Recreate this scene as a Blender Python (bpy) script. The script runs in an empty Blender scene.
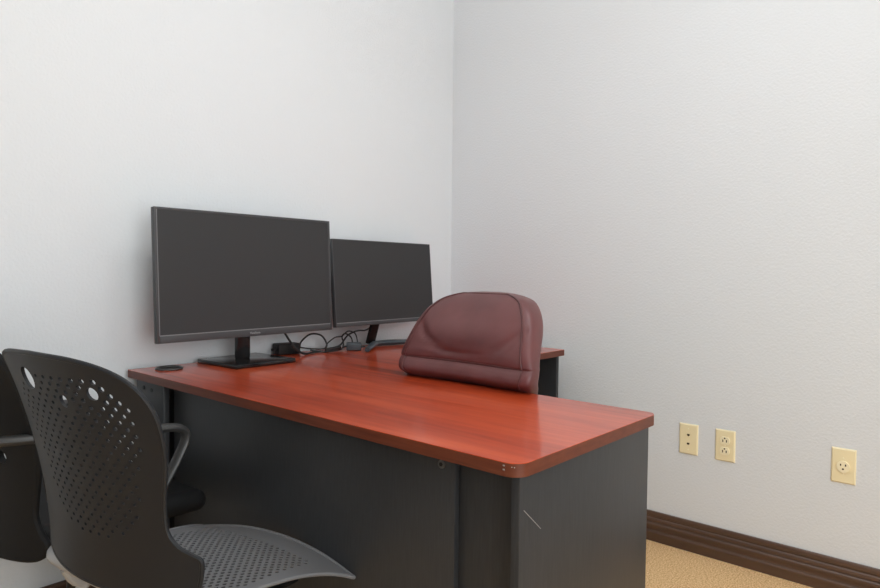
import bpy, bmesh, math, random
from math import sin, cos, pi, radians
from mathutils import Vector, Matrix
from mathutils.geometry import delaunay_2d_cdt
random.seed(4)
sc = bpy.context.scene
COL = sc.collection

# ------------------------------------------------------------------ materials
def srgb(r, g, b):
    f = lambda c: ((c/255+.055)/1.055)**2.4 if c/255 > .04045 else c/255/12.92
    return (f(r), f(g), f(b), 1)

def mat(name, col, rough=.5, spec=.5, metal=0., coat=0.):
    m = bpy.data.materials.new(name); m.use_nodes = True
    b = m.node_tree.nodes['Principled BSDF']
    b.inputs['Base Color'].default_value = col
    b.inputs['Roughness'].default_value = rough
    b.inputs['Specular IOR Level'].default_value = spec
    b.inputs['Metallic'].default_value = metal
    b.inputs['Coat Weight'].default_value = coat
    return m

def nodes(m):
    return m.node_tree.nodes, m.node_tree.links, m.node_tree.nodes['Principled BSDF']

def add_noise(m, scale, col_a=None, col_b=None, lo=.35, hi=.65, bump=0., dist=.01, stretch=(1, 1, 1), detail=4, bscale=None):
    """object-space noise driving colour and/or bump"""
    n, l, b = nodes(m)
    tc = n.new('ShaderNodeTexCoord'); mp = n.new('ShaderNodeMapping')
    mp.inputs['Scale'].default_value = stretch
    l.new(tc.outputs['Object'], mp.inputs['Vector'])
    nz = n.new('ShaderNodeTexNoise'); nz.inputs['Scale'].default_value = scale; nz.inputs['Detail'].default_value = detail
    l.new(mp.outputs['Vector'], nz.inputs['Vector'])
    if col_a:
        r = n.new('ShaderNodeValToRGB')
        r.color_ramp.elements[0].position = lo; r.color_ramp.elements[0].color = col_a
        r.color_ramp.elements[1].position = hi; r.color_ramp.elements[1].color = col_b
        l.new(nz.outputs['Fac'], r.inputs['Fac']); l.new(r.outputs['Color'], b.inputs['Base Color'])
    if bump:
        src = nz
        if bscale:
            src = n.new('ShaderNodeTexNoise'); src.inputs['Scale'].default_value = bscale; src.inputs['Detail'].default_value = 3
            l.new(mp.outputs['Vector'], src.inputs['Vector'])
        bp = n.new('ShaderNodeBump'); bp.inputs['Strength'].default_value = bump; bp.inputs['Distance'].default_value = dist
        l.new(src.outputs['Fac'], bp.inputs['Height']); l.new(bp.outputs['Normal'], b.inputs['Normal'])
    return m

M = {}
M['wall'] = add_noise(mat('wall_paint', (.735, .755, .775, 1), .75, .25), 120, bump=.5, dist=.003, detail=3)
M['grey_wall'] = mat('mid_grey_low_bounce_wall', (.36, .37, .38, 1), .8, .25)  # unseen left wall darkened to cut light bounced onto the desk front
M['ceiling'] = mat('ceiling_paint', (.8, .8, .8, 1), .9, .2)
M['carpet'] = add_noise(mat('loop_carpet', srgb(228, 188, 136), .95, .1), 190, srgb(200, 154, 100), srgb(254, 220, 172), .36, .64, bump=.7, dist=.006, detail=3)
M['baseboard'] = add_noise(mat('dark_brown_wood', srgb(86, 64, 52), .36, .5), 14, srgb(74, 54, 44), srgb(98, 74, 60), .3, .7, stretch=(1, .15, 1))
M['charcoal'] = add_noise(mat('charcoal_laminate', srgb(50, 51, 53), .42, .4), 300, srgb(46, 47, 49), srgb(54, 55, 57), .3, .7, stretch=(1, 1, .06))
M['edge'] = add_noise(mat('brown_edge_band', srgb(98, 48, 29), .45, .4), 30, srgb(88, 40, 23), srgb(108, 54, 34), .3, .7, stretch=(1, .2, 4))
M['black_plastic'] = mat('black_plastic', srgb(30, 30, 31), .42, .5)
M['shell'] = add_noise(mat('charcoal_polypropylene', srgb(30, 32, 36), .5, .3), 700, bump=.08, dist=.001)
M['seat'] = add_noise(mat('grey_polypropylene', srgb(114, 114, 116), .45, .5), 700, bump=.08, dist=.001)
M['black_pad'] = add_noise(mat('black_upholstery', srgb(20, 20, 21), .65, .25), 400, bump=.15, dist=.001)
M['arm'] = mat('arm_plastic', srgb(56, 56, 56), .38, .5)
M['grey_plastic'] = mat('grey_plastic', srgb(150, 150, 152), .55, .4)
M['silver'] = mat('silver_metal', srgb(165, 166, 168), .4, .5, .15)
M['bezel'] = mat('monitor_bezel', srgb(62, 62, 64), .42, .5)
M['bezel_line'] = mat('bezel_highlight', srgb(120, 120, 122), .4, .5)
M['screen'] = mat('matte_screen', srgb(52, 52, 53), .55, .35)
M['gloss_black'] = mat('gloss_black', srgb(22, 22, 23), .14, .5)
M['matt_black'] = mat('matt_black', srgb(14, 14, 14), .5, .4)
M['blue_grey'] = mat('blue_grey_plastic', srgb(62, 70, 76), .4, .5)
M['cable'] = mat('black_cable', srgb(24, 24, 25), .45, .5)
M['ivory'] = mat('ivory_plastic', srgb(244, 229, 188), .38, .5)
M['ivory_dark'] = mat('ivory_socket_face', srgb(250, 238, 204), .35, .5)
M['slot'] = mat('dark_slot', srgb(52, 38, 22), .7, .2)
M['chrome'] = mat('cam_metal', srgb(120, 120, 120), .4, .5, .8)
M['scratch'] = mat('pale_scratch', srgb(150, 150, 150), .7, .2)
M['logo'] = mat('logo_print', srgb(170, 170, 170), .5, .4)
M['welt'] = mat('leather_welt', srgb(84, 46, 46), .4, .5)

def leather():
    m = mat('burgundy_leather', srgb(98, 55, 56), .4, .5)
    n, l, b = nodes(m)
    tc = n.new('ShaderNodeTexCoord')
    v = n.new('ShaderNodeTexVoronoi'); v.inputs['Scale'].default_value = 260
    l.new(tc.outputs['Object'], v.inputs['Vector'])
    b1 = n.new('ShaderNodeBump'); b1.inputs['Strength'].default_value = .1; b1.inputs['Distance'].default_value = .001
    l.new(v.outputs['Distance'], b1.inputs['Height'])
    l.new(b1.outputs['Normal'], b.inputs['Normal'])
    nz = n.new('ShaderNodeTexNoise'); nz.inputs['Scale'].default_value = 9; nz.inputs['Detail'].default_value = 5
    l.new(tc.outputs['Object'], nz.inputs['Vector'])
    r = n.new('ShaderNodeValToRGB')
    r.color_ramp.elements[0].position = .3; r.color_ramp.elements[0].color = srgb(90, 49, 50)
    r.color_ramp.elements[1].position = .7; r.color_ramp.elements[1].color = srgb(108, 62, 62)
    l.new(nz.outputs['Fac'], r.inputs['Fac']); l.new(r.outputs['Color'], b.inputs['Base Color'])
    return m
M['leather'] = leather()

def wood():
    m = mat('cherry_laminate', srgb(190, 75, 45), .36, .15, 0, .75)
    n, l, b = nodes(m)
    b.inputs['Coat Roughness'].default_value = .12
    tc = n.new('ShaderNodeTexCoord')
    mp = n.new('ShaderNodeMapping'); mp.inputs['Scale'].default_value = (1, .075, 1)
    l.new(tc.outputs['Object'], mp.inputs['Vector'])
    fine = n.new('ShaderNodeTexNoise'); fine.inputs['Scale'].default_value = 46; fine.inputs['Detail'].default_value = 4; fine.inputs['Roughness'].default_value = .55
    l.new(mp.outputs['Vector'], fine.inputs['Vector'])
    broad = n.new('ShaderNodeTexNoise'); broad.inputs['Scale'].default_value = 9; broad.inputs['Detail'].default_value = 3
    l.new(mp.outputs['Vector'], broad.inputs['Vector'])
    mx = n.new('ShaderNodeMix'); mx.data_type = 'FLOAT'; mx.inputs[0].default_value = .66
    l.new(fine.outputs['Fac'], mx.inputs[2]); l.new(broad.outputs['Fac'], mx.inputs[3])
    r = n.new('ShaderNodeValToRGB'); cr = r.color_ramp
    cr.elements[0].position = .31; cr.elements[0].color = srgb(116, 40, 17)
    cr.elements[1].position = .74; cr.elements[1].color = srgb(216, 98, 54)
    e = cr.elements.new(.43); e.color = srgb(166, 58, 27)
    e = cr.elements.new(.56); e.color = srgb(194, 76, 38)
    l.new(mx.outputs[0], r.inputs['Fac']); l.new(r.outputs['Color'], b.inputs['Base Color'])
    return m
M['wood'] = wood()

# ------------------------------------------------------------------ helpers
def obj(name, bm, material, parent=None, smooth=True, angle=35, loc=None):
    me = bpy.data.meshes.new(name)
    bmesh.ops.recalc_face_normals(bm, faces=bm.faces)
    bm.to_mesh(me); bm.free()
    for p in me.polygons: p.use_smooth = smooth
    if smooth: me.set_sharp_from_angle(angle=radians(angle))
    me.materials.append(material if not isinstance(material, str) else M[material])
    o = bpy.data.objects.new(name, me); COL.objects.link(o)
    if parent: o.parent = parent
    if loc: o.location = loc
    return o

def empty(name, loc=(0, 0, 0), rz=0.):
    o = bpy.data.objects.new(name, None); COL.objects.link(o)
    o.location = loc; o.rotation_euler = (0, 0, rz); o.empty_display_size = .1
    return o

def tag(o, label, cat, group=None):
    o['label'] = label; o['category'] = cat; o['kind'] = 'thing'
    if group: o['group'] = group
    return o

def structure(o):
    o['kind'] = 'structure'; return o

def box(bm, x0, x1, y0, y1, z0, z1, bev=0., seg=2, mtx=None):
    r = bmesh.ops.create_cube(bm, size=1)
    vs = r['verts']
    for v in vs:
        v.co = Vector(((x0+x1)/2 + v.co.x*(x1-x0), (y0+y1)/2 + v.co.y*(y1-y0), (z0+z1)/2 + v.co.z*(z1-z0)))
    if bev:
        es = list({e for v in vs for e in v.link_edges})
        rr = bmesh.ops.bevel(bm, geom=es, offset=bev, segments=seg, profile=.5, affect='EDGES')
        vs = list({v for f in rr['faces'] for v in f.verts} | {v for v in vs if v.is_valid})
    if mtx: bmesh.ops.transform(bm, matrix=mtx, verts=[v for v in vs if v.is_valid])
    return vs

def B(x0, x1, y0, y1, z0, z1, bev=.002, seg=2, mtx=None):
    bm = bmesh.new(); box(bm, x0, x1, y0, y1, z0, z1, bev, seg, mtx); return bm

def catmull(pts, n=8, closed=False):
    P = [Vector(p) for p in pts]; out = []
    m = len(P)
    for i in range(m if closed else m-1):
        if closed: a, b, c, d = P[i-1], P[i], P[(i+1) % m], P[(i+2) % m]
        else: a, b, c, d = P[max(i-1, 0)], P[i], P[i+1], P[min(i+2, m-1)]
        for k in range(n):
            t = k/n
            out.append(.5*((2*b)+(-a+c)*t+(2*a-5*b+4*c-d)*t*t+(-a+3*b-3*c+d)*t**3))
    if not closed: out.append(P[-1])
    return out

def tube(bm, pts, r, sides=10, closed=False, ry=None, radii=None):
    """round (or elliptic) tube along points; ry = radius along the frame's second axis"""
    P = [Vector(p) for p in pts]; m = len(P); rings = []
    prev = None
    for i, p in enumerate(P):
        if closed: t = (P[(i+1) % m]-P[i-1])
        else: t = P[min(i+1, m-1)]-P[max(i-1, 0)]
        t.normalize()
        if prev is None:
            ref = Vector((0, 0, 1)) if abs(t.z) < .9 else Vector((1, 0, 0))
            n = (ref-t*ref.dot(t)).normalized()
        else:
            n = (prev-t*prev.dot(t)).normalized()
        prev = n; b = t.cross(n)
        ra = radii[i] if radii else r
        rb = ry*(ra/r) if ry else ra
        rings.append([bm.verts.new(p + n*ra*cos(2*pi*k/sides) + b*rb*sin(2*pi*k/sides)) for k in range(sides)])
    for i in range(m if closed else m-1):
        A, Bq = rings[i], rings[(i+1) % m]
        for k in range(sides):
            bm.faces.new((A[k], A[(k+1) % sides], Bq[(k+1) % sides], Bq[k]))
    if not closed:
        bm.faces.new(rings[0][::-1]); bm.faces.new(rings[-1])

def cyl(bm, c, r, h, axis='z', sides=24, r2=None):
    mt = Matrix.Translation(c)
    if axis == 'x': mt = mt @ Matrix.Rotation(pi/2, 4, 'Y')
    if axis == 'y': mt = mt @ Matrix.Rotation(-pi/2, 4, 'X')
    bmesh.ops.create_cone(bm, cap_ends=True, segments=sides, radius1=r, radius2=r if r2 is None else r2, depth=h, matrix=mt)

def prism(bm, poly, z0, z1, bev_top=0.):
    """vertical prism from a plan polygon"""
    lo = [bm.verts.new((x, y, z0)) for x, y in poly]; hi = [bm.verts.new((x, y, z1)) for x, y in poly]
    n = len(poly)
    bm.faces.new(lo[::-1]); bm.faces.new(hi)
    for i in range(n): bm.faces.new((lo[i], lo[(i+1) % n], hi[(i+1) % n], hi[i]))

def round_poly(poly, radii, seg=8):
    out = []; n = len(poly)
    for i in range(n):
        p = Vector(poly[i]); r = radii[i]
        if r <= 0: out.append(tuple(p)); continue
        a = (Vector(poly[i-1])-p).normalized(); b = (Vector(poly[(i+1) % n])-p).normalized()
        ang = math.acos(max(-1, min(1, a.dot(b)))); d = r/math.tan(ang/2)
        s = p+a*d; e = p+b*d; c = p+(a+b).normalized()*(r/sin(ang/2))
        a0 = math.atan2((s-c).y, (s-c).x); a1 = math.atan2((e-c).y, (e-c).x)
        da = (a1-a0+pi) % (2*pi)-pi
        for k in range(seg+1):
            t = a0+da*k/seg; out.append((c.x+r*cos(t), c.y+r*sin(t)))
    return out

def text_mesh(name, s, size, material, parent, mtx):
    cu = bpy.data.curves.new(name, 'FONT'); cu.body = s; cu.size = size; cu.extrude = size*.02; cu.align_x = 'CENTER'
    tmp = bpy.data.objects.new(name+'_tmp', cu); COL.objects.link(tmp)
    dg = bpy.context.evaluated_depsgraph_get(); dg.update()
    me = bpy.data.meshes.new_from_object(tmp.evaluated_get(dg)); me.name = name
    bpy.data.objects.remove(tmp); bpy.data.curves.remove(cu)
    me.transform(mtx); me.materials.clear(); me.materials.append(M[material])
    o = bpy.data.objects.new(name, me); COL.objects.link(o); o.parent = parent
    return o

# ------------------------------------------------------------------ room
H_ROOM = 2.62; X0, Y0 = -4.2, -4.2      # room runs x X0..0, y Y0..0
structure(obj('floor', B(X0-.1, .1, Y0-.1, .1, -.1, 0, 0), 'carpet', smooth=False))
structure(obj('ceiling', B(X0-.1, .1, Y0-.1, .1, H_ROOM, H_ROOM+.1, 0), 'ceiling', smooth=False))
structure(obj('wall_back', B(X0-.1, .1, 0, .1, 0, H_ROOM, 0), 'wall', smooth=False))
structure(obj('wall_right', B(0, .1, Y0-.1, 0, 0, H_ROOM, 0), 'wall', smooth=False))
structure(obj('wall_left', B(X0-.1, X0, Y0-.1, 0, 0, H_ROOM, 0), 'grey_wall', smooth=False))
structure(obj('wall_front', B(X0, 0, Y0-.1, Y0, 0, H_ROOM, 0), 'wall', smooth=False))
PROFILE = [(0, .115), (.007, .115), (.0095, .112), (.0105, .104), (.0105, .097), (.0075, .0955), (.0075, .092), (.012, .090), (.014, .084), (.014, .076),
           (.011, .074), (.013, .0725), (.0165, .070), (.0185, .066), (.018, .060), (.0135, .052), (.0120, .047), (.0125, .043),
           (.019, .041), (.0215, .038), (.022, .033), (.0215, .029), (.020, .027), (.020, 0), (0, 0)]
def baseboard(name, a, b, nrm):
    bm = bmesh.new(); a = Vector(a); b = Vector(b); nrm = Vector(nrm)
    ra = [bm.verts.new(a+nrm*d+Vector((0, 0, z))) for d, z in PROFILE]
    rb = [bm.verts.new(b+nrm*d+Vector((0, 0, z))) for d, z in PROFILE]
    n = len(PROFILE)
    for i in range(n): bm.faces.new((ra[i], ra[(i+1) % n], rb[(i+1) % n], rb[i]))
    bm.faces.new(ra); bm.faces.new(rb[::-1])
    return structure(obj(name, bm, 'baseboard', angle=50))
baseboard('baseboard_right', (0, Y0, 0), (0, 0, 0), (-1, 0, 0))
baseboard('baseboard_back', (X0, 0, 0), (-.022, 0, 0), (0, -1, 0))

# ------------------------------------------------------------------ wall plates
def plate(name, y, z, label, cat, kind):
    t = empty(name, (0, y, z)); tag(t, label, cat)
    w, h = .0355, .0582
    bm = bmesh.new()                                           # bevelled plate, projecting to -x
    for s, xx in ((1, .0004), (1, -.003), (.93, -.0062)):
        ww = w*s if s == 1 else w-.004; hh = h*s if s == 1 else h-.004
        for sy, sz in ((-1, -1), (1, -1), (1, 1), (-1, 1)): bm.verts.new((xx, sy*ww, sz*hh))
    v = list(bm.verts)
    for k in (0, 4):
        for i in range(4): bm.faces.new((v[k+i], v[k+(i+1) % 4], v[k+4+(i+1) % 4], v[k+4+i]))
    bm.faces.new(v[8:12]); bm.faces.new(v[0:4][::-1])
    obj('cover_plate', bm, 'ivory', t, smooth=False)
    def disc(n, yy, zz, r, x, d, m, par, sides=20, flat=0):
        b = bmesh.new(); cyl(b, (0, 0, 0), r, d, 'x', sides)
        if flat:
            for q in b.verts: q.co.z = max(-flat, min(flat, q.co.z))
        return obj(n, b, m, par, loc=(x, yy, zz))
    def slot(par, yy, zz, hw, hh, x):
        return obj('slot', B(-.0006, .0006, -hw, hw, -hh, hh, 0), 'slot', par, smooth=False, loc=(x, yy, zz))
    if kind == 'jack':
        for zz in (.0168, -.0168):
            slot(t, 0, zz, .0048, .0030, -.0066)
            slot(t, 0, zz-.003, .0025, .0016, -.0066)
        for zz in (.040, -.040): disc('screw', 0, zz, .0028, -.0066, .0012, 'ivory_dark', t, 12)
    elif kind == 'duplex':
        for zz in (.0195, -.0195):
            f = disc('socket', 0, zz, .0175, -.0075, .0055, 'ivory_dark', t, 28, .0142)
            for yy in (.0065, -.0065): slot(f, yy, -.001, .0016, .0045, -.0028)
            disc('ground_hole', 0, .0085, .0028, -.0028, .0012, 'slot', f, 14)
        disc('screw', 0, 0, .0028, -.0066, .0012, 'ivory_dark', t, 12)
    else:
        f = disc('socket', 0, -.002, .0190, -.0080, .0065, 'ivory_dark', t, 32)
        for yy in (.0072, -.0072): slot(f, yy, .006, .0018, .0034, -.0033)
        disc('ground_hole', 0, -.0075, .0030, -.0033, .0012, 'slot', f, 14)
        for zz in (.026, -.028): disc('screw', 0, zz, .0026, -.0066, .0012, 'ivory_dark', t, 12)
plate('phone_jack_plate', -1.2123, .4288, 'ivory wall plate with two tiny dark jack holes, nearest the desk', 'wall plate', 'jack')
plate('wall_outlet', -1.3479, .4283, 'ivory wall outlet with two sockets one above the other', 'outlet', 'duplex')
plate('wall_outlet', -1.7273, .4306, 'ivory wall outlet with one single round socket, farthest from the desk', 'outlet', 'single')

# ------------------------------------------------------------------ L-shaped desk
XF, XR, YE, YB, ZT, TH = -1.6105, -1.0465, -1.529, -.022, .7404, .0245
XEND, YRET = -.106, -.727
desk = empty('office_desk', (XF, YB, 0))
tag(desk, 'L-shaped office desk with glossy cherry top, brown edges and charcoal panels', 'desk')
def D(bm):                                                      # world coordinates to the desk's own
    bmesh.ops.translate(bm, vec=(-XF, -YB, 0), verts=bm.verts); return bm
poly = [(XF, YB), (XF, YE), (XR, YE), (XR, YRET), (XEND, YRET), (XEND, YB)]
rp = round_poly(poly, [.004, .032, .028, .02, .012, .004], 10)
bm = bmesh.new(); prism(bm, rp, ZT-.0012, ZT); obj('worktop', D(bm), 'wood', desk, smooth=False)
bm = bmesh.new(); prism(bm, rp, ZT-TH, ZT-.0012)
es = [e for e in bm.edges if all(abs(v.co.z-(ZT-TH)) < 1e-6 for v in e.verts)]
bmesh.ops.bevel(bm, geom=es, offset=.003, segments=2, affect='EDGES')
eb = obj('edge_band', D(bm), 'edge', desk, angle=40)
for a, z in ((None, .7345), (None, .7275), (28, .7335), (36, .7330)):              # pale chips by the near corner
    bm = bmesh.new()
    if a is None: box(bm, XF-.0004, XF+.0004, -1.500, -1.496, z-.0012, z+.0012)
    else:
        q = radians(a); cx, cy = XF+.032-.032*cos(q), YE+.032-.032*sin(q)
        bmesh.ops.create_icosphere(bm, subdivisions=1, radius=.0012, matrix=Matrix.Translation((cx, cy, z)))
    obj('edge_chip', D(bm), 'scratch', eb, smooth=False)
ZU = ZT-TH
obj('end_panel', D(B(-1.579, -1.053, -1.510, -1.492, .006, ZU, .001)), 'charcoal', desk)
obj('modesty_panel', D(B(-1.564, -1.549, -1.350, -.236, .10, ZU, .001)), 'charcoal', desk)
obj('filler_or_shade_panel', D(B(-1.548, -1.532, -1.492, -1.30, .02, ZU, .001)), 'charcoal', desk)
lp = obj('leg_panel', D(B(-1.592, -1.574, -.228, -.045, .006, ZU, .001)), 'charcoal', desk)
obj('filler_or_shade_panel', D(B(-1.54, -1.525, -.320, -.06, .02, ZU, .001)), 'matt_black', desk)  # black sheet standing in for the shade in the gap beside leg_panel
for y, z in ((-.098, .690), (-.150, .688)):
    bm = bmesh.new(); cyl(bm, (-1.5925, y, z), .0065, .002, 'x', 14); obj('screw_hole', D(bm), 'matt_black', lp)
bm = bmesh.new(); cyl(bm, (-1.5647, -1.317, .690), .0085, .003, 'x', 18); cl = obj('cam_lock', D(bm), 'chrome', desk)
bm = bmesh.new(); cyl(bm, (-1.5665, -1.317, .690), .0042, .0015, 'x', 6); obj('cam_slot', D(bm), 'matt_black', cl)
bm = bmesh.new(); tube(bm, [(-1.566, -1.5102, .648), (-1.511, -1.5102, .600)], .0007, 6); obj('scratch', D(bm), 'scratch', desk)
# pedestal behind the end panel, with drawers facing the sitter
ped = obj('pedestal', D(B(-1.53, -1.07, -1.491, -1.215, .05, ZU, .001)), 'charcoal', desk)
for z0, z1 in ((.06, .370), (.378, .528), (.536, .70)):
    d = obj('drawer', D(B(-1.069, -1.047, -1.506, -1.217, z0, z1, .002)), 'charcoal', desk)
    bm = bmesh.new(); zz = z1-.05
    tube(bm, catmull([(-1.048, -1.41, zz), (-1.03, -1.40, zz), (-1.025, -1.35, zz), (-1.03, -1.30, zz), (-1.048, -1.29, zz)], 5), .005, 8)
    obj('handle', D(bm), 'matt_black', d)
# return supports
obj('return_shade_panel', D(B(-.134, -.116, -.702, -.04, .006, ZU, .001)), 'charcoal', desk)  # set forward so the panel stands in for the wall shadow under the return
obj('return_back_panel', D(B(-1.04, -.135, -.075, -.060, .25, ZU, .001)), 'charcoal', desk)
# cable grommet
gx, gy = -1.513, -.103
bm = bmesh.new(); ring = [(gx+.037*cos(a*pi/18), gy+.037*sin(a*pi/18), ZT+.0018) for a in range(36)]
tube(bm, ring, .0055, 8, closed=True, ry=.0055)
for v in bm.verts: v.co.z = max(v.co.z, ZT)
g = obj('cable_grommet', D(bm), 'arm', desk)
bm = bmesh.new(); cyl(bm, (gx, gy, ZT+.0006), .034, .0012, 'z', 36); obj('grommet_hole', D(bm), 'matt_black', g)

# ------------------------------------------------------------------ monitors
def monitor(name, label, loc, rz, w, h, zc, tilt, chin, base_fn, logo=None, bz=.010):
    """origin on the desk under the screen centre; the screen faces local -Y"""
    t = empty(name, loc, rz); tag(t, label, 'monitor')
    T = Matrix.Translation((0, 0, zc)) @ Matrix.Rotation(-tilt, 4, 'X')
    def put(bm): bmesh.ops.transform(bm, matrix=T, verts=bm.verts); return bm
    # frame: four bars round the panel, then the back shell
    bm = bmesh.new()
    box(bm, -w/2, w/2, 0, .018, -h/2, h/2, .0025)
    obj('back_housing', put(bm), 'bezel', t)
    bm = bmesh.new()
    box(bm, -w/2+bz, w/2-bz, -.0022, .0008, -h/2, -h/2+chin, .0008)
    box(bm, -w/2, -w/2+bz, -.0022, .0008, -h/2, h/2, .0008)
    box(bm, w/2-bz, w/2, -.0022, .0008, -h/2, h/2, .0008)
    box(bm, -w/2+bz, w/2-bz, -.0022, .0008, h/2-bz*.8, h/2, .0008)
    fr = obj('bezel', put(bm), 'bezel', t)
    bm = bmesh.new()
    box(bm, -w/2+bz-.001, w/2-bz+.001, -.0026, -.0016, -h/2+chin-.0015, -h/2+chin+.0015)
    if bz > .008: box(bm, -w/2+bz-.003, -w/2+bz-.0008, -.0026, -.0016, -h/2+chin, h/2-bz*.8)
    obj('bezel_trim', put(bm), 'bezel_line', fr, smooth=False)
    obj('screen', put(B(-w/2+bz, w/2-bz, -.0012, .0005, -h/2+chin, h/2-bz*.8, 0)), 'screen', t, smooth=False)
    bm = bmesh.new(); box(bm, -w*.25, w*.25, .016, .045, -h*.3, h*.22, .012, 3); obj('electronics_bulge', put(bm), 'matt_black', t)
    if logo:
        mt = T @ Matrix.Translation((0, -.0026, -h/2+chin*.34)) @ Matrix.Rotation(pi/2, 4, 'X')
        text_mesh('logo', logo, chin*.42, 'logo', fr, mt)
    base_fn(t)
    return t

def base_plate(t):
    # glossy rectangular plate and a flat neck
    bm = bmesh.new(); box(bm, -.132, .108, -.095, .135, 0, .015, .003); obj('stand_base', bm, 'gloss_black', t)
    bm = bmesh.new(); box(bm, -.049, .002, .020, .040, .0152, .20, .003); obj('stand_neck', bm, 'gloss_black', t)

def vee_base(t):
    sb = bmesh.new()
    p = [(-.190, -.092, .011), (-.12, -.040, .012), (-.045, .015, .013), (-.01, .028, .013), (.05, .020, .013), (.14, -.015, .012), (.22, -.070, .010)]
    tube(sb, catmull(p, 6), .012, 12, ry=.015, radii=[.0085+.0035*min(1, k/10, (36-k)/10) for k in range(37)])
    for v in sb.verts: v.co.z = max(v.co.z, 0)
    bmesh.ops.translate(sb, vec=(-.015, 0, 0), verts=sb.verts)
    obj('stand_base', sb, 'blue_grey', t)
    bm = bmesh.new()
    mt = Matrix.Translation((-.046, .050, .014)) @ Matrix.Rotation(radians(18), 4, 'X')
    box(bm, -.022, .022, -.008, .008, 0, .13, .003, 2, mt); obj('stand_neck', bm, 'matt_black', t)

monitor('computer_monitor', 'larger dark desktop monitor on a flat square base, left of the pair', (-1.245, -.169, ZT+.0002), radians(2.6),
        .701, .418, .3025, radians(2.5), .024, base_plate, 'ViewSonic')
monitor('computer_monitor', 'smaller dark monitor on a slanted neck and splayed feet, right of the pair', (-.573, -.130, ZT+.0002), radians(2.7),
        .598, .348, .2725, radians(4.7), .016, vee_base, None, .004)

# ------------------------------------------------------------------ adapters and cables on the desk
def adapter(loc, rz, sx, sy, sz, m, label):
    t = empty('power_adapter', (loc[0], loc[1], ZT), rz); tag(t, label, 'power adapter')
    obj('adapter_body', B(-sx, sx, -sy, sy, .0005, sz, .004, 3), m, t)
    for s in (-1, 1):
        bm = bmesh.new(); cyl(bm, (s*(sx+.008), 0, sz*.5), .005, .018, 'x', 12, .003)
        obj('strain_relief', bm, 'cable', t)
adapter((-1.022, -.048), radians(-6), .046, .026, .042, 'matt_black', 'black brick power adapter behind the larger monitor base')
adapter((-.760, -.137), radians(-40), .030, .022, .031, 'blue_grey', 'small grey power adapter beside the splayed monitor foot')
def cable(name, pts, r, label):
    bm = bmesh.new()
    pp = [(x, y, max(z, r+.0006)+ZT) for x, y, z in pts]
    tube(bm, catmull(pp, 8), r, 8)
    return tag(obj(name, bm, 'cable'), label, 'cable')
cable('power_cable', [(-1.085, -.085, .135), (-1.075, -.11, .09), (-1.055, -.125, .05), (-1.03, -.135, .02), (-.99, -.125, .004), (-.95, -.11, .004), (-.90, -.10, .004)], .0042,
      'thick black cable hanging down from the larger monitor in front of the adapter')
cable('looped_cable', [(-.963, -.050, .021), (-.958, -.056, .045), (-.93, -.075, .072), (-.885, -.085, .065), (-.865, -.095, .03), (-.875, -.10, .006), (-.845, -.10, .012),
                       (-.80, -.10, .022), (-.765, -.10, .055), (-.735, -.105, .07), (-.70, -.10, .074), (-.655, -.09, .072), (-.625, -.088, .085), (-.615, -.09, .115)], .0035,
      'black cable arching in two loops between the power adapters')
cable('thin_cable', [(-1.09, -.06, .006), (-1.08, -.055, .02), (-1.055, -.05, .03), (-1.06, -.045, .024)], .003,
      'short black lead curving into the left end of the black adapter')
cable('thin_cable', [(-.960, -.052, .020), (-.91, -.066, .012), (-.87, -.085, .012), (-.84, -.07, .03), (-.79, -.055, .048), (-.75, -.05, .05), (-.725, -.06, .07), (-.70, -.075, .06), (-.70, -.09, .03), (-.715, -.105, .012)], .0026,
      'thin black cable rising behind the others towards the small adapter')
cable('thin_cable', [(-.935, -.08, .010), (-.90, -.11, .003), (-.86, -.12, .004), (-.82, -.12, .006), (-.79, -.105, .010), (-.775, -.09, .03), (-.77, -.075, .05), (-.745, -.065, .062), (-.725, -.08, .045), (-.735, -.10, .02)], .003,
      'black cable lying along the desk with an upright loop near the small adapter')
bm = bmesh.new(); tube(bm, catmull([(-.885, -.112, ZT+.010), (-.85, -.118, ZT+.012), (-.815, -.116, ZT+.016)], 5), .0075, 10, radii=None)
tag(obj('cable_connector', bm, 'cable'), 'black plug connector lying amid the tangled cables', 'plug')

# ------------------------------------------------------------------ shells for the black chairs
RW = .512
def shell_map(zt, yt, bow=.025, zb=.44):
    def f(x, z, off=0.):
        t = (z-zb)/(zt-zb)
        y = -.22+(yt+.22)*t+bow*4*t*(1-t)
        a = x/RW
        return Vector(((RW-off)*sin(a), y+RW-(RW-off)*cos(a), z))
    return f

def inside(poly, x, y):
    c = False; j = len(poly)-1
    for i in range(len(poly)):
        xi, yi = poly[i]; xj, yj = poly[j]
        if (yi > y) != (yj > y) and x < (xj-xi)*(y-yi)/(yj-yi)+xi: c = not c
        j = i
    return c

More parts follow.
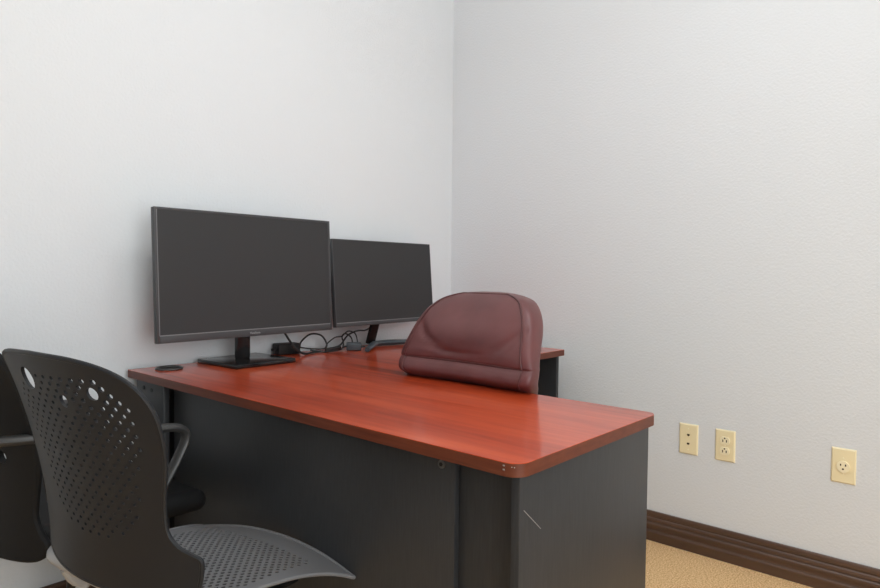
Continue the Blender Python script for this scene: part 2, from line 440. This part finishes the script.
def perforated(bm, outline, holes, fn, thick, rim=.004, hs=8, step=.018, rot=0.):
    """shell cut from a 2-D outline with elliptic holes (x, y, rx, ry, n); fn maps (x, y, offset) to 3-D; thickness goes to -offset side"""
    vs, es, owner = [], [], []
    def loop(pts):
        k = len(vs); n = len(pts)
        vs.extend(Vector(p) for p in pts); es.extend((k+i, k+(i+1) % n) for i in range(n))
    loop(outline)
    for hx, hy, rx, ry, n in holes:
        loop([(hx+rx*cos(2*pi*i/n), hy+ry*sin(2*pi*i/n)) for i in range(n)])
    xs = [p[0] for p in outline]; ys = [p[1] for p in outline]
    gx = min(xs)+step/2
    while gx < max(xs):
        gy = min(ys)+step/2
        while gy < max(ys):
            if inside(outline, gx, gy) and all((gx-p[0])**2+(gy-p[1])**2 > (.5*step)**2 for p in outline) and \
               all(((gx-h[0])/(h[2]+.005))**2+((gy-h[1])/(h[3]+.005))**2 > 1 for h in holes):
                vs.append(Vector((gx, gy)))
            gy += step
        gx += step
    V, E, F, *_ = delaunay_2d_cdt(vs, es, [], 0, 1e-7)
    keep = []
    for f in F:
        cx = sum(V[i].x for i in f)/len(f); cy = sum(V[i].y for i in f)/len(f)
        if not inside(outline, cx, cy): continue
        if any(((cx-h[0])/h[2])**2+((cy-h[1])/h[3])**2 < .97 for h in holes): continue
        keep.append(f)
    A = [bm.verts.new(fn(v.x, v.y, 0)) for v in V]; Bk = [bm.verts.new(fn(v.x, v.y, thick)) for v in V]
    cnt = {}
    for f in keep:
        bm.faces.new([A[i] for i in f]); bm.faces.new([Bk[i] for i in f][::-1])
        for i in range(len(f)):
            e = (f[i], f[(i+1) % len(f)]); cnt[e] = cnt.get(e, 0)+1
    for (i, j) in list(cnt):
        if (j, i) not in cnt: bm.faces.new((A[j], A[i], Bk[i], Bk[j]))
    for v in [v for v in bm.verts if not v.link_faces]: bm.verts.remove(v)
    if rim: tube(bm, [fn(x, y, thick/2) for x, y in outline], rim, 8, closed=True)

def mirror_outline(right):
    """closed outline from its right half, listed from top centre to bottom centre"""
    c = catmull([(x, z, 0) for x, z in right], 6)
    R = [(p.x, p.y) for p in c]
    L = [(-x, z) for x, z in R[::-1] if abs(x) > 1e-4]
    return R + L

# ------------------------------------------------------------------ front perforated chair
C1 = (-1.828, -.844); TH1 = radians(8.56)
chair = empty('side_chair', (*C1, 0), TH1-pi/2)
tag(chair, 'armless chair with perforated charcoal plastic back and grey seat, nearest the camera', 'chair')
fm = shell_map(.919, -.317)
out = mirror_outline([(0, .919), (.10, .914), (.168, .899), (.209, .872), (.229, .83), (.230, .78), (.224, .74), (.208, .675), (.202, .632), (.206, .606), (.222, .586),
                      (.245, .574), (.258, .566), (.258, .55), (.253, .525), (.242, .508), (.18, .496), (.09, .491), (0, .490)])
holes = [(-.043, .870, .022, .021, 20), (.127, .857, .0125, .0115, 16), (.052, .838, .0105, .0115, 16)]
row = 0; z = .878
KZ = [(.590, .045), (.604, .080), (.624, .106), (.712, .134), (.80, .153), (.85, .150), (.866, .125), (.88, .112)]
def half_at(z):
    for (a, p), (b, q) in zip(KZ, KZ[1:]):
        if a <= z <= b: return p+(q-p)*(z-a)/(b-a)
    return 0
while z > .590:
    half = half_at(z); x = .042-.168 + (.012 if row % 2 else 0)
    while x <= .22:
        if abs(x-.042) <= half and all(((x-h[0])/(h[2]+.008))**2+((z-h[1])/(h[3]+.008))**2 > 1 for h in holes[:3]):
            r = .0033+.0020*max(0, (z-.74)/.13)*max(0, min(1, (x+.02)/.17))
            holes.append((x, z, r*1.12, r, 8))
        x += .024
    z -= .0115; row += 1
bm = bmesh.new(); perforated(bm, out, holes, fm, -.006, .0045)
obj('back_shell', bm, 'shell', chair, angle=40)

def seat_fn(x, y, off=0.):
    # dished rear, drooping front corners
    z = .437 - .40*max(0, abs(x)-.13)**2*0 + .10*max(0, -y-.10)**2*6
    z += -.018*(max(0, y+.02)/.26)**2*(1+2.0*(x/.25)**2)
    z += .010*(min(abs(x), .24)/.24)**2*max(0, 1-max(0, y+.1)/.15)
    return Vector((x, y, z-off))
so = mirror_outline([(0, .243), (.08, .243), (.16, .240), (.22, .234), (.252, .228), (.256, .222), (.245, .20), (.228, .15), (.213, .08), (.204, .0), (.203, -.06), (.207, -.11), (.20, -.145), (.17, -.158), (.09, -.162), (0, -.163)])
sh = []; row = 0; y = .175
while y > -.13:
    x = -.18+(.009 if row % 2 else 0)
    while x <= .182:
        if abs(x) < .178-.10*max(0, y-.12): sh.append((x, y, 0.0049, .0049, 8))
        x += .018
    y -= .0105; row += 1
bm = bmesh.new(); perforated(bm, so, sh, seat_fn, .0018, .0045)
obj('seat_shell', bm, 'seat', chair, angle=40)
bm = bmesh.new(); box(bm, -.165, .165, -.125, .150, .393, .4005, .002)
for v in bm.verts: v.co.z += -.012*max(0, (v.co.y+.02)/.2)
obj('seat_hole_backing', bm, 'matt_black', chair)  # black plate added under the seat so its holes look dark
bm = bmesh.new()
tube(bm, catmull([(-.222, -.150, .468), (-.214, -.172, .472), (-.15, -.186, .472), (.15, -.186, .472), (.214, -.172, .472), (.222, -.150, .468)], 4), .016, 14); obj('rear_crossbar', bm, 'silver', chair)
for s in (-1, 1):
    bm = bmesh.new(); tube(bm, catmull([(s*.18, -.17, .445), (s*.178, -.14, .405), (s*.175, -.06, .402), (s*.172, .0, .399), (s*.170, .04, .392)], 5), .011, 10); obj('side_rail', bm, 'silver', chair)
    for y0, y1 in ((-.13, -.20), (.02, .09)):
        bm = bmesh.new(); tube(bm, catmull([(s*.178, y0, .40), (s*.19, y0+(y1-y0)*.4, .33), (s*.225, y1, .012)], 5), .011, 10); lg = obj('leg', bm, 'silver', chair)
        bm = bmesh.new(); cyl(bm, (s*.225, y1, .008), .015, .016, 'z', 16); obj('foot_glide', bm, 'black_plastic', lg)

# ------------------------------------------------------------------ black armchair at the left edge
C2 = (-1.856, -.282); TH2 = radians(4)
arm = empty('task_chair', (*C2, 0), TH2-pi/2)
tag(arm, 'black padded armchair cut off by the left edge, behind the perforated chair', 'chair')
fm2 = shell_map(.89, -.31)
out2 = mirror_outline([(0, .896), (.10, .895), (.18, .892), (.222, .884), (.240, .865), (.246, .82), (.250, .72), (.246, .65), (.237, .60), (.224, .55), (.218, .505), (.232, .465), (.247, .442), (.238, .420), (.20, .408), (.10, .405), (0, .405)])
h2 = [(s*x, z, .014, .016, 18) for s in (-1, 1) for x, z in ((.150, .725), (.155, .640))]
bm = bmesh.new(); perforated(bm, out2, h2, fm2, -.016, .009)
obj('backrest', bm, 'black_pad', arm, angle=40)
for s in (-1, 1):
    bm = bmesh.new()
    p = [(s*.06, -.325, .695), (s*.14, -.315, .695), (s*.205, -.285, .693), (s*.240, -.22, .690), (s*.246, -.10, .680), (s*.246, .08, .660), (s*.245, .150, .648), (s*.243, .170, .622),
         (s*.240, .152, .575), (s*.234, .122, .52), (s*.228, .10, .48), (s*.22, .08, .45)]
    tube(bm, catmull(p, 6), .011, 12, ry=.016)
    obj('armrest', bm, 'arm', arm)
bm = bmesh.new()
vs = box(bm, -.236, .236, -.20, .247, .405, .468, .030, 5)
for v in bm.verts:
    v.co.x *= 1-.10*max(0, -v.co.y/.2)
    v.co.z += .012*(abs(v.co.x)/.235)**2-.014*max(0, (v.co.y-.1)/.13)
obj('seat_cushion', bm, 'black_pad', arm, angle=60)
bm = bmesh.new(); tube(bm, catmull([(0, -.06, .392), (0, -.17, .398), (0, -.222, .43), (0, -.240, .50)], 6), .010, 12, ry=.05); obj('back_bracket', bm, 'black_plastic', arm)
bm = bmesh.new(); box(bm, -.247, -.233, -.06, .20, .37, .505, .004); br = obj('arm_bracket', bm, 'grey_plastic', arm); br['label'] = 'grey plastic arm bracket'
bm = bmesh.new(); box(bm, -.12, .12, -.12, .12, .365, .399, .006); obj('seat_plate', bm, 'black_plastic', arm)
bm = bmesh.new(); cyl(bm, (0, 0, .235), .026, .265, 'z', 20); obj('gas_column', bm, 'black_plastic', arm)
def star_base(t, R=.24, m='black_plastic', dy=0.):
    for k in range(5):
        a = 2*pi*k/5+.3
        bm = bmesh.new(); tube(bm, [(0.02*cos(a), .02*sin(a), .105), (R*.6*cos(a), R*.6*sin(a), .095), (R*cos(a), R*sin(a), .075)], .020, 10, ry=.016, radii=[.022, .019, .014])
        bmesh.ops.translate(bm, vec=(0, dy, 0), verts=bm.verts)
        lg = obj('leg', bm, m, t)
        bm = bmesh.new(); n = Vector((-sin(a), cos(a), 0)); c = Vector((R*cos(a), R*sin(a), .027))
        for s in (-1, 1):
            mt = Matrix.Translation(c+n*s*.013) @ Matrix.Rotation(a+pi/2, 4, 'Z') @ Matrix.Rotation(pi/2, 4, 'Y')
            bmesh.ops.create_cone(bm, cap_ends=True, segments=20, radius1=.0262, radius2=.0262, depth=.016, matrix=mt)
        mt = Matrix.Translation((c.x, c.y, .045)); bmesh.ops.create_cone(bm, cap_ends=True, segments=10, radius1=.007, radius2=.007, depth=.05, matrix=mt)
        bmesh.ops.translate(bm, vec=(0, dy, 0), verts=bm.verts)
        obj('caster', bm, 'black_plastic', lg)
star_base(arm)

# ------------------------------------------------------------------ burgundy leather chair
C3 = (-.83, -.948); TH3 = radians(180)
ex = empty('executive_chair', (*C3, 0), TH3-pi/2)
tag(ex, 'burgundy leather executive chair tucked behind the cherry desk', 'chair')
# back cushion: horizontal rings; y forward. (z, half width, front y, thickness)
RINGS = [(.520, .17, .175, .06), (.56, .205, .192, .065), (.64, .220, .200, .07), (.70, .224, .198, .072), (.733, .228, .200, .075), (.748, .236, .222, .095), (.762, .243, .238, .102), (.775, .2455, .239, .102),
         (.788, .2465, .233, .096), (.797, .246, .2265, .090), (.803, .2455, .2225, .088), (.809, .2445, .2265, .093), (.83, .239, .226, .104), (.86, .231, .217, .114), (.89, .223, .205, .120), (.92, .212, .191, .120), (.945, .198, .178, .116), (.965, .180, .164, .108),
         (.981, .158, .148, .094), (.993, .120, .131, .072), (1.0, .078, .115, .045), (1.003, .036, .103, .022)]
def ring_pt(zi, a):
    """a=0 right (+x), pi/2 front"""
    z, w, fy, th = zi
    ca, sa = cos(a), sin(a); n = 2/3.6
    x = w*math.copysign(abs(ca)**n, ca); y = math.copysign(abs(sa)**n, sa)*th/2
    wrap = .10*(x/.25)**2*.35
    return Vector((x, fy-th/2+y+wrap, z))
NS = 72
def crease(p):
    """soft wrinkles fanning in from the lower right of the upper cushion, and pleats on the lumbar roll"""
    d = 0.
    if p.z > .815:
        for (cx, cz, dx, dz, amp, wd) in ((.11, .850, .9, .42, .006, .006), (.14, .870, .8, .6, .006, .006), (-.15, .865, .75, -.65, .006, .007), (.08, .832, 1, .15, .005, .006), (-.19, .88, .6, -.8, .004, .006), (.17, .90, .5, .85, .004, .007), (.02, .828, 1, -.08, .004, .006)):
            u = (p.x-cx)*dx+(p.z-cz)*dz; v = -(p.x-cx)*dz+(p.z-cz)*dx
            d += amp*math.exp(-(v/wd)**2)*math.exp(-(u/.06)**2)
    elif .75 < p.z < .80:
        for cx, amp in ((0.0, .006), (.03, .005), (-.025, .004), (-.15, .005), (.17, .005)):
            d += amp*math.exp(-((p.x-cx-(p.z-.77)*.35)/.006)**2)*math.exp(-((p.z-.775)/.02)**2)
    return d
# smooth interpolation of rings
prof = catmull([(z, w, fy) for z, w, fy, th in RINGS], 5); prof_t = catmull([(z, th, 0) for z, w, fy, th in RINGS], 5)
rings = []
bm = bmesh.new()
for p, q in zip(prof, prof_t):
    zi = (p.x, max(p.y, .01), p.z, max(q.y, .01)); loop = []
    for k in range(NS):
        a = 2*pi*k/NS; c = ring_pt(zi, a)
        if sin(a) > .35: c.y -= crease(c)
        if sin(a) > 0 and c.z > .803: c.y += .018*sin(a)*math.exp(-(c.x/.13)**2)*math.exp(-((c.z-.89)/.045)**2)*min(1, (c.z-.803)/.03)
        loop.append(bm.verts.new(c))
    rings.append(loop)
for A, Bq in zip(rings, rings[1:]):
    for k in range(NS): bm.faces.new((A[k], A[(k+1) % NS], Bq[(k+1) % NS], Bq[k]))
bm.faces.new(rings[0][::-1]); bm.faces.new(rings[-1])
back = obj('backrest', bm, 'leather', ex, angle=80)
# welts: one round the front panel, one along the lumbar seam
def front_pt(zi, a, out=.0012):
    c = ring_pt(zi, a); return Vector((c.x*(1+.004), c.y+out, c.z))
zz = [(p.x, max(p.y, .01), p.z, max(q.y, .01)) for p, q in zip(prof, prof_t) if .75 < p.x < .9985]
A1 = radians(38)
path = [front_pt(z_, A1) for z_ in zz]+[front_pt(z_, pi-A1) for z_ in zz[::-1]]
bm = bmesh.new(); tube(bm, path, .0028, 8); obj('piping', bm, 'welt', back)
seam = (.803, .246, .2225, .117)
bm = bmesh.new(); tube(bm, [front_pt(seam, A1+(pi-2*A1)*k/30, .0008) for k in range(31)], .0026, 8); obj('seam_welt', bm, 'welt', back)
# seat, mechanism, base
bm = bmesh.new(); box(bm, -.235, .235, .17, .60, .42, .515, .042, 5)
for v in bm.verts: v.co.z += .015*(abs(v.co.x)/.25)**2
obj('seat', bm, 'leather', ex, angle=60)
bm = bmesh.new(); tube(bm, catmull([(0, .12, .56), (0, .105, .46), (0, .14, .405), (0, .30, .398)], 6), .012, 12, ry=.045); obj('back_bracket', bm, 'black_plastic', ex)
bm = bmesh.new(); box(bm, -.11, .11, .26, .48, .385, .419, .006); obj('seat_plate', bm, 'black_plastic', ex)
bm = bmesh.new(); cyl(bm, (0, .37, .24), .028, .29, 'z', 20); obj('gas_column', bm, 'black_plastic', ex)
star_base(ex, .215, 'black_plastic', .37)

# ------------------------------------------------------------------ light
def area(name, loc, rot, sx, sy, power, col=(1, 1, 1)):
    d = bpy.data.lights.new(name, 'AREA'); d.shape = 'RECTANGLE'; d.size = sx; d.size_y = sy; d.energy = power; d.color = col
    o = bpy.data.objects.new(name, d); COL.objects.link(o); o.location = loc; o.rotation_euler = rot
    return o
def bulb(name, loc, radius, power, col):
    d = bpy.data.lights.new(name, 'POINT'); d.energy = power; d.shadow_soft_size = radius; d.color = col
    o = bpy.data.objects.new(name, d); COL.objects.link(o); o.location = loc; return o
COOL = (.91, .97, 1)
bulb('ceiling_lamp', (-1.1, -1.6, 2.42), .12, 9, COOL)
area('ceiling_bounce_fill', (-1.75, -1.7, 2.12), (pi, 0, 0), 1.6, 2.2, 24, COOL)  # added upward fill that evens out the walls; no such fixture known
area('front_fill', (-2.6, -4.15, 1.35), (pi/2, 0, 0), 2.0, 2.0, 60, (.90, .965, 1))  # added fill from behind the camera for the low walls; no window known there
w = bpy.data.worlds.new('world'); sc.world = w; w.use_nodes = True
w.node_tree.nodes['Background'].inputs[0].default_value = (.9, .95, 1, 1); w.node_tree.nodes['Background'].inputs[1].default_value = .3

# ------------------------------------------------------------------ camera
yaw, pit, rol = radians(41.4232), radians(2.01458), radians(.57166)
f = Vector((cos(yaw)*cos(pit), sin(yaw)*cos(pit), -sin(pit)))
r0 = Vector((sin(yaw), -cos(yaw), 0)); u0 = r0.cross(f)
r = r0*cos(rol)+u0*sin(rol); u = u0*cos(rol)-r0*sin(rol)
cd = bpy.data.cameras.new('camera'); cam = bpy.data.objects.new('camera', cd); COL.objects.link(cam)
cd.sensor_fit = 'HORIZONTAL'; cd.sensor_width = 36; cd.lens = 656.51/880*36; cd.clip_start = .02
mw = Matrix((r, u, -f)).transposed().to_4x4(); mw.translation = (-2.5151, -2.1473, 1.0648)
cam.matrix_world = mw
sc.camera = cam
vs_ = sc.view_settings
vs_.view_transform = 'Standard'; vs_.look = 'None'; vs_.gamma = 1; vs_.use_curve_mapping = False
vs_.exposure = .07
sc.cycles.max_bounces = 10; sc.cycles.diffuse_bounces = 6
sc.cycles.use_denoising = True
